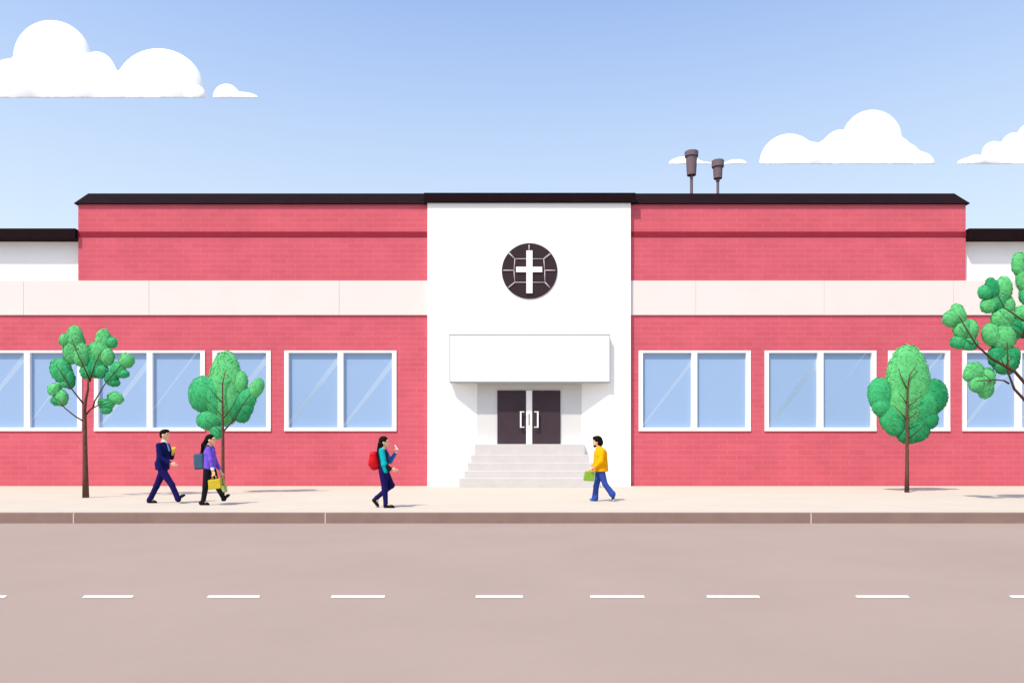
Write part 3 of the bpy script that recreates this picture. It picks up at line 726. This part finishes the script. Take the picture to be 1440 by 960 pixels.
# --- man in the navy suit
c6 = 7.387
J = dict(head=(306, 158, 0), neck=(300, 225, 0), chest=(292, 310, 0), pelvis=(288, 500, 0),
         shN=(284, 268, -.175), elN=(312, 398, -.235), wrN=(418, 455, -.215), shF=(296, 268, .175), elF=(332, 392, .22), wrF=(366, 338, .13),
         hipN=(300, 530, -.085), knN=(398, 670, -.09), anN=(462, 815, -.09), heelN=(448, 846, -.09), toeN=(541, 782, -.09),
         hipF=(274, 530, .085), knF=(204, 690, .09), anF=(135, 830, .09), heelF=(106, 866, .09), toeF=(208, 870, .09),
         handN=((1, .1, -.35), (.3, 0, 1), 14, -1), handF=((.5, -.35, .9), (-.6, -.4, .5), 45, 1))
po, P, Q, base, cloth, hed, HX, HZ, limb = make_person('man striding in a navy suit with white collar, one hand held forward', 190+290/c6, 707.4, c6, None, 290, 868, J, 1,
    dict(trousers=M_NAVY2, shoeN=M_SHOE, shoeF=M_SHOE, grow=.012), 'man')
jk = [cone(Q['pelvis'] - HZ*.02, Q['chest'], .142, .135, 1.32), cone(Q['chest'], Q['neck'] - HZ*.07, .135, .075, 1.55), cone(Q['pelvis'] + HX*-.03 - HZ*.02, Q['pelvis'] - HX*.05 + HZ*.1, .13, .13, 1.2)] \
     + limb('shN', 'elN', 'wrN', (.068, .056, .048)) + limb('shF', 'elF', 'wrF', (.068, .056, .048))
wN = Q['wrN']; dN = unit(Q['wrN'] - Q['elN']); wF = Q['wrF']; dF = unit(Q['wrF'] - Q['elF'])
cloth('jacket', jk, M_NAVY, [((0, 0, .815), (0.05, 0, -1))], sub=[cone(wN + dN*.002, wN + dN*.08, .05, .05), cone(wF + dF*.002, wF + dF*.06, .046, .046)])
cloth('shirt_collar', [cone(Q['neck'] - HZ*.045, Q['neck'] + HZ*.012, .072, .064)], M_SHIRT, [(Q['neck'] + HZ*.022, (-.25, 0, 1))], k=.01)
cloth('tie', [cone(Q['neck'] + HX*.088 - HZ*.055, Q['chest'] + HX*.142 - HZ*.02, .012, .026, 1.6)], M_TIE, k=.01)
cloth('hair', [ell(hed - HX*.014 + HZ*.048, (.102, .086, .088)), ell(hed - HX*.055 - HZ*.005, (.058, .078, .085)), ell(hed + HX*.055 + HZ*.108, (.062, .06, .030), -12 )], M_HAIR,
      sub=[ell(hed + HX*.085 - HZ*.035, (.085, .09, .075))], k=.02)
# yellow packet in his raised hand
pc = base + np.array([(383-290)/(c6*F/base[1]), .075, (868-322)/(c6*F/base[1])])
mp = MB(); add_sdf(mp, [cone((-.028, 0, -.085), (.02, 0, .05), .032, .045, .7), cone((.03, .01, .02), (.045, .01, .085), .022, .016), cone((-.03, 0, .03), (-.025, -.01, .085), .02, .012)], .007, k=.012, off=pc)
tag(build('paper_packet', mp, M_YELLOW, loc=pc), 'small yellow packet held against the chest of the man in navy', 'packet')

# --- bags
def tote(name, poly, P, base, y0, depth, m, label, cat, handle_to, m_handle):
    pts = [P(q) + base for q in poly]; c = sum(pts)/len(pts); y = base[1] + y0
    t = thing(name, (c[0], y, min(p[2] for p in pts)), label, cat)
    b = MB()
    b.prism([(p[0], p[2]) for p in pts], y - depth/2, y + depth/2)
    build('bag_body', b, m, t, bevel=.022)
    tl, tr2 = pts[2], pts[3]      # top right, top left
    hx = base + handle_to; hb = MB()
    for sy in (-.03, .03):
        a = tl*.7 + tr2*.3; b2 = tl*.3 + tr2*.7
        hb.tube([(a[0], y+sy, a[2]-.05), (a[0]*.7+hx[0]*.3, y+sy*.8, a[2]*.45+hx[2]*.55), (hx[0]+.012, hx[1]+sy*.35, hx[2]), (hx[0]-.012, hx[1]+sy*.35, hx[2]), (b2[0]*.7+hx[0]*.3, y+sy*.8, b2[2]*.45+hx[2]*.55), (b2[0], y+sy, b2[2]-.05)], .007, 8)
    build('handle', hb, m_handle, t)
    return t

def backpack(label, c, size, m, shape, pocket_side):
    """c: centre in world; size (x, y, z); worn on the side +1 = its front flat panel faces +X"""
    t = thing('backpack', (c[0], c[1], c[2]-size[2]/2), label, 'backpack')
    Lx, Ly, Lz = size; b = MB(); sgn = pocket_side
    pr = shape
    add_sdf(b, pr, .009, k=.05, off=c); build('pack_body', b, m, t)
    p = MB(); add_sdf(p, [cone((sgn*Lx*.34, -Ly*.18, -Lz*.16), (sgn*Lx*.34, Ly*.18, -Lz*.16), Lx*.22, Lx*.22, 1.0), cone((sgn*Lx*.32, -Ly*.16, Lz*.02), (sgn*Lx*.32, Ly*.16, Lz*.02), Lx*.20, Lx*.20)], .009, k=.04, off=c)
    build('front_pocket', p, m, t)
    return t

# --- woman in purple
J = dict(head=(786, 208, 0), neck=(768, 268, 0), chest=(776, 340, 0), pelvis=(772, 505, 0),
         shN=(790, 305, -.155), elN=(822, 415, -.19), wrN=(842, 530, -.185), shF=(772, 305, .155), elF=(792, 415, .19), wrF=(862, 548, .16),
         hipN=(768, 525, -.075), knN=(748, 690, -.08), anN=(722, 845, -.08), heelN=(684, 882, -.08), toeN=(786, 884, -.08),
         hipF=(784, 525, .075), knF=(832, 680, .08), anF=(905, 815, .08), heelF=(896, 852, .08), toeF=(974, 786, .08),
         handN=((.22, 0, -1), (1, -.3, 0), 42, 1), handF=((.25, 0, -1), (1, .3, 0), 35, -1))
po, P, Q, base, cloth, hed, HX, HZ, limb = make_person('woman in a purple sweater and black trousers with long dark ponytail', 190+775/c6, 709.6, c6, None, 775, 884, J, 1,
    dict(trousers=M_BLACKCLOTH, shoeN=M_SHOE, shoeF=M_SHOE, grow=.0), 'woman')
wN = Q['wrN']; dN = unit(Q['wrN'] - Q['elN']); wF = Q['wrF']; dF = unit(Q['wrF'] - Q['elF'])
cloth('sweater', [cone(Q['pelvis'], Q['chest'], .128, .122, 1.3), cone(Q['chest'], Q['neck'] - HZ*.06, .12, .07, 1.5)] + limb('shN', 'elN', 'wrN', (.060, .050, .042)) + limb('shF', 'elF', 'wrF', (.060, .050, .042)),
      M_PURPLE, [(P((770, 516)), (0, 0, -1))], sub=[cone(wN - dN*.06, wN + dN*.1, .05, .05), cone(wF - dF*.02, wF + dF*.1, .05, .05)])
cloth('shirt_cuff', [cone(wN - dN*.075, wN - dN*.035, .040, .040)], M_SHIRT, k=.01)
cloth('hair', [ell(hed - HX*.020 + HZ*.035, (.108, .088, .098)), ell(hed - HX*.055 - HZ*.01, (.062, .08, .085)), cone(P((742, 205)), P((715, 265)), .045, .062), cone(P((715, 265)), P((694, 345)), .062, .035), cone(P((694, 345)), P((686, 372)), .035, .01)], M_HAIR,
      sub=[ell(hed + HX*.09 - HZ*.04, (.082, .10, .088))], k=.02)
tote('handbag', [(806, 722), (936, 706), (926, 606), (800, 622)], P, base, -.20, .10, M_OLIVE, 'mustard yellow tote bag carried low by the woman in purple', 'bag', Q['wrN'] + dN*.088 + np.array([.012, -.0, 0]), M_OLIVE)
tote('shopping_bag', [(866, 756), (940, 752), (932, 684), (862, 690)], P, base, .10, .07, M_PALEGREEN, 'pale green bag peeking out behind the mustard yellow tote', 'bag', Q['wrF'] + dF*.085, M_PALEGREEN)
bc = base + P((683, 433)); 
bp = backpack('slate blue backpack worn under the dark ponytail', bc, (.235, .30, .37), M_SLATE, [rbox((.0, 0, -.0), (.118, .15, .185), .045, 4)], -1)
tp = MB(); add_sdf(tp, [cone((-.085, -.10, .15), (-.085, .10, .15), .028, .028), cone((.06, -.10, .175), (.06, .10, .175), .03, .03), cone((-.085, -.1, .15), (.06, -.1, .175), .026, .026), cone((-.085, .1, .15), (.06, .1, .175), .026, .026)], .009, k=.03, off=bc)
build('top_flap', tp, M_SLATE_D, bp)
for sy in (-.085, .085):
    sb = MB(); pts = [bc + np.array([.10, sy, .15])] + [base + P(q) + np.array([0, sy, 0]) for q in ((748, 268), (772, 262), (806, 300), (812, 350), (775, 420))]
    sb.tube(pts, .017, 8); build('strap', sb, M_SLATE_D, bp)

# --- woman with red backpack
c7 = 8.0
J = dict(head=(322, 172, 0), neck=(306, 232, 0), chest=(308, 310, 0), pelvis=(318, 480, 0),
         shN=(308, 272, -.15), elN=(340, 425, -.20), wrN=(415, 482, -.19), shF=(316, 272, .15), elF=(372, 392, .19), wrF=(436, 298, .16),
         hipN=(318, 510, -.075), knN=(336, 695, -.075), anN=(346, 865, -.075), heelN=(324, 910, -.075), toeN=(446, 912, -.075),
         hipF=(322, 510, .075), knF=(398, 662, .08), anF=(232, 800, .08), heelF=(172, 832, .08), toeF=(244, 912, .08),
         handN=((1, 0, -.15), (0, -.3, 1), 12, -1), handF=((.35, -.1, 1), (-.9, -.2, .4), 50, 1))
po, P, Q, base, cloth, hed, HX, HZ, limb = make_person('woman with long black hair in a teal top, holding up a phone', 500+318/c7, 713.4, c7, None, 318, 910, J, 1,
    dict(trousers=M_NAVY2, shoeN=M_SHOE, shoeF=M_SHOE, grow=-.004), 'woman')
wN = Q['wrN']; dN = unit(Q['wrN'] - Q['elN']); wF = Q['wrF']; dF = unit(Q['wrF'] - Q['elF'])
cloth('vest', [cone(Q['pelvis'] + HZ*.06, Q['chest'], .105, .112, 1.25), cone(Q['chest'], Q['neck'] - HZ*.06, .11, .062, 1.45)], M_SLATE_D, [(P((320, 455)), (0, 0, -1))])
cloth('sleeve', [cone(Q['shN'], Q['elN'], .066, .062), cone(Q['elN'], P((356, 500, -.2)), .060, .042)], M_TEAL, [])
cloth('cuffed_forearm', [cone(Q['elN'], wN, .054, .050)], M_BLACKCLOTH, sub=[cone(wN + dN*.045, wN + dN*.12, .06, .06)])
cloth('sleeve', limb('shF', 'elF', 'wrF', (.060, .052, .040)), M_BLUESLEEVE, sub=[cone(wF - dF*.0 + dF*.05, wF + dF*.12, .055, .055)])
cloth('hair', [ell(hed - HX*.016 + HZ*.034, (.106, .090, .100)), ell(hed - HX*.055 - HZ*.02, (.066, .086, .10)), cone(hed - HX*.07 - HZ*.06, P((262, 330)), .075, .060, 1.35), cone(P((262, 330)), P((272, 425)), .060, .035, 1.4)], M_HAIR,
      sub=[ell(hed + HX*.09 - HZ*.04, (.080, .10, .088))], k=.02)
pc = base + Q['wrF'] + np.array([.028, -.03, .125])
ph = MB(); ph.box(pc[0]-.010, pc[0]+.010, pc[1]-.036, pc[1]+.036, pc[2]-.07, pc[2]+.07)
pho = tag(build('phone', ph, M_PHONE, loc=pc, bevel=.005), 'small white phone held up by the woman in teal', 'phone')
pho.rotation_euler = (0, R(-35), 0)
bc = base + P((206, 385))
bp = backpack('bright red rounded backpack on the back of the woman in teal', bc, (.215, .30, .44), M_RED, [ell((-.005, 0, -.035), (.108, .16, .175)), rbox((.03, 0, .01), (.085, .14, .205), .075, 12)], -1)
for sy in (-.085, .085):
    sb = MB(); pts = [bc + np.array([.10, sy, .13])] + [base + P(q) + np.array([0, sy, 0]) for q in ((284, 246), (312, 244), (344, 285), (348, 350), (300, 430))]
    sb.tube(pts, .015, 8); build('strap', sb, M_SLATE_D, bp)

# --- person in the amber jumper, walking left
J = dict(head=(234, 158, 0), neck=(262, 222, 0), chest=(275, 300, 0), pelvis=(280, 480, 0),
         shN=(290, 268, -.165), elN=(268, 385, -.215), wrN=(196, 452, -.20), shF=(262, 268, .165), elF=(240, 385, .21), wrF=(190, 455, .10),
         hipN=(282, 515, -.08), knN=(322, 640, -.085), anN=(400, 745, -.085), heelN=(452, 752, -.085), toeN=(412, 826, -.085),
         hipF=(266, 515, .08), knF=(232, 665, .085), anF=(218, 800, .085), heelF=(248, 832, .085), toeF=(150, 834, .085),
         handN=((-.75, .25, -.65), (-.5, -.6, .6), 50, -1), handF=((-.7, -.2, -.6), (-.4, .5, .6), 30, 1))
po, P, Q, base, cloth, hed, HX, HZ, limb = make_person('person in an amber jumper and blue jeans walking left, chin-length black hair', 810+270/c7, 704.6, c7, None, 270, 834, J, -1,
    dict(trousers=M_JEANS, shoeN=M_SNEAKER, shoeF=M_SNEAKER_B, sole=M_SOLE, grow=.026), 'person')
wN = Q['wrN']; dN = unit(Q['wrN'] - Q['elN']); wF = Q['wrF']; dF = unit(Q['wrF'] - Q['elF'])
cloth('jumper', [cone(Q['pelvis'] + HX*.005, Q['chest'], .190, .166, 1.1), cone(Q['chest'], Q['neck'] - HZ*.055, .158, .085, 1.35)] + limb('shN', 'elN', 'wrN', (.074, .066, .050)) + limb('shF', 'elF', 'wrF', (.072, .060, .048)),
      M_ORANGE, [(P((280, 498)), (0, 0, -1))], sub=[cone(wN + dN*.01, wN + dN*.12, .06, .06), cone(wF + dF*.01, wF + dF*.12, .055, .055)])
cloth('hair', [ell(hed - HX*.018 + HZ*.036, (.122, .10, .106)), ell(hed - HX*.076 - HZ*.03, (.088, .10, .105)), ell(hed + HX*.05 + HZ*.095, (.06, .06, .032), 10)], M_HAIR,
      sub=[ell(hed + HX*.088 - HZ*.045, (.076, .11, .090))], k=.02)
cloth('beard', [ell(hed + HX*.050 - HZ*.125, (.042, .045, .034))], M_HAIR)
tote('handbag', [(75, 596), (192, 606), (210, 496), (94, 490)], P, base, -.14, .09, M_GREENBAG, 'green handbag carried in front by the person in the amber jumper', 'bag', Q['wrN'] + unit((-.75, .25, -.65))*.088, M_GREENBAG)
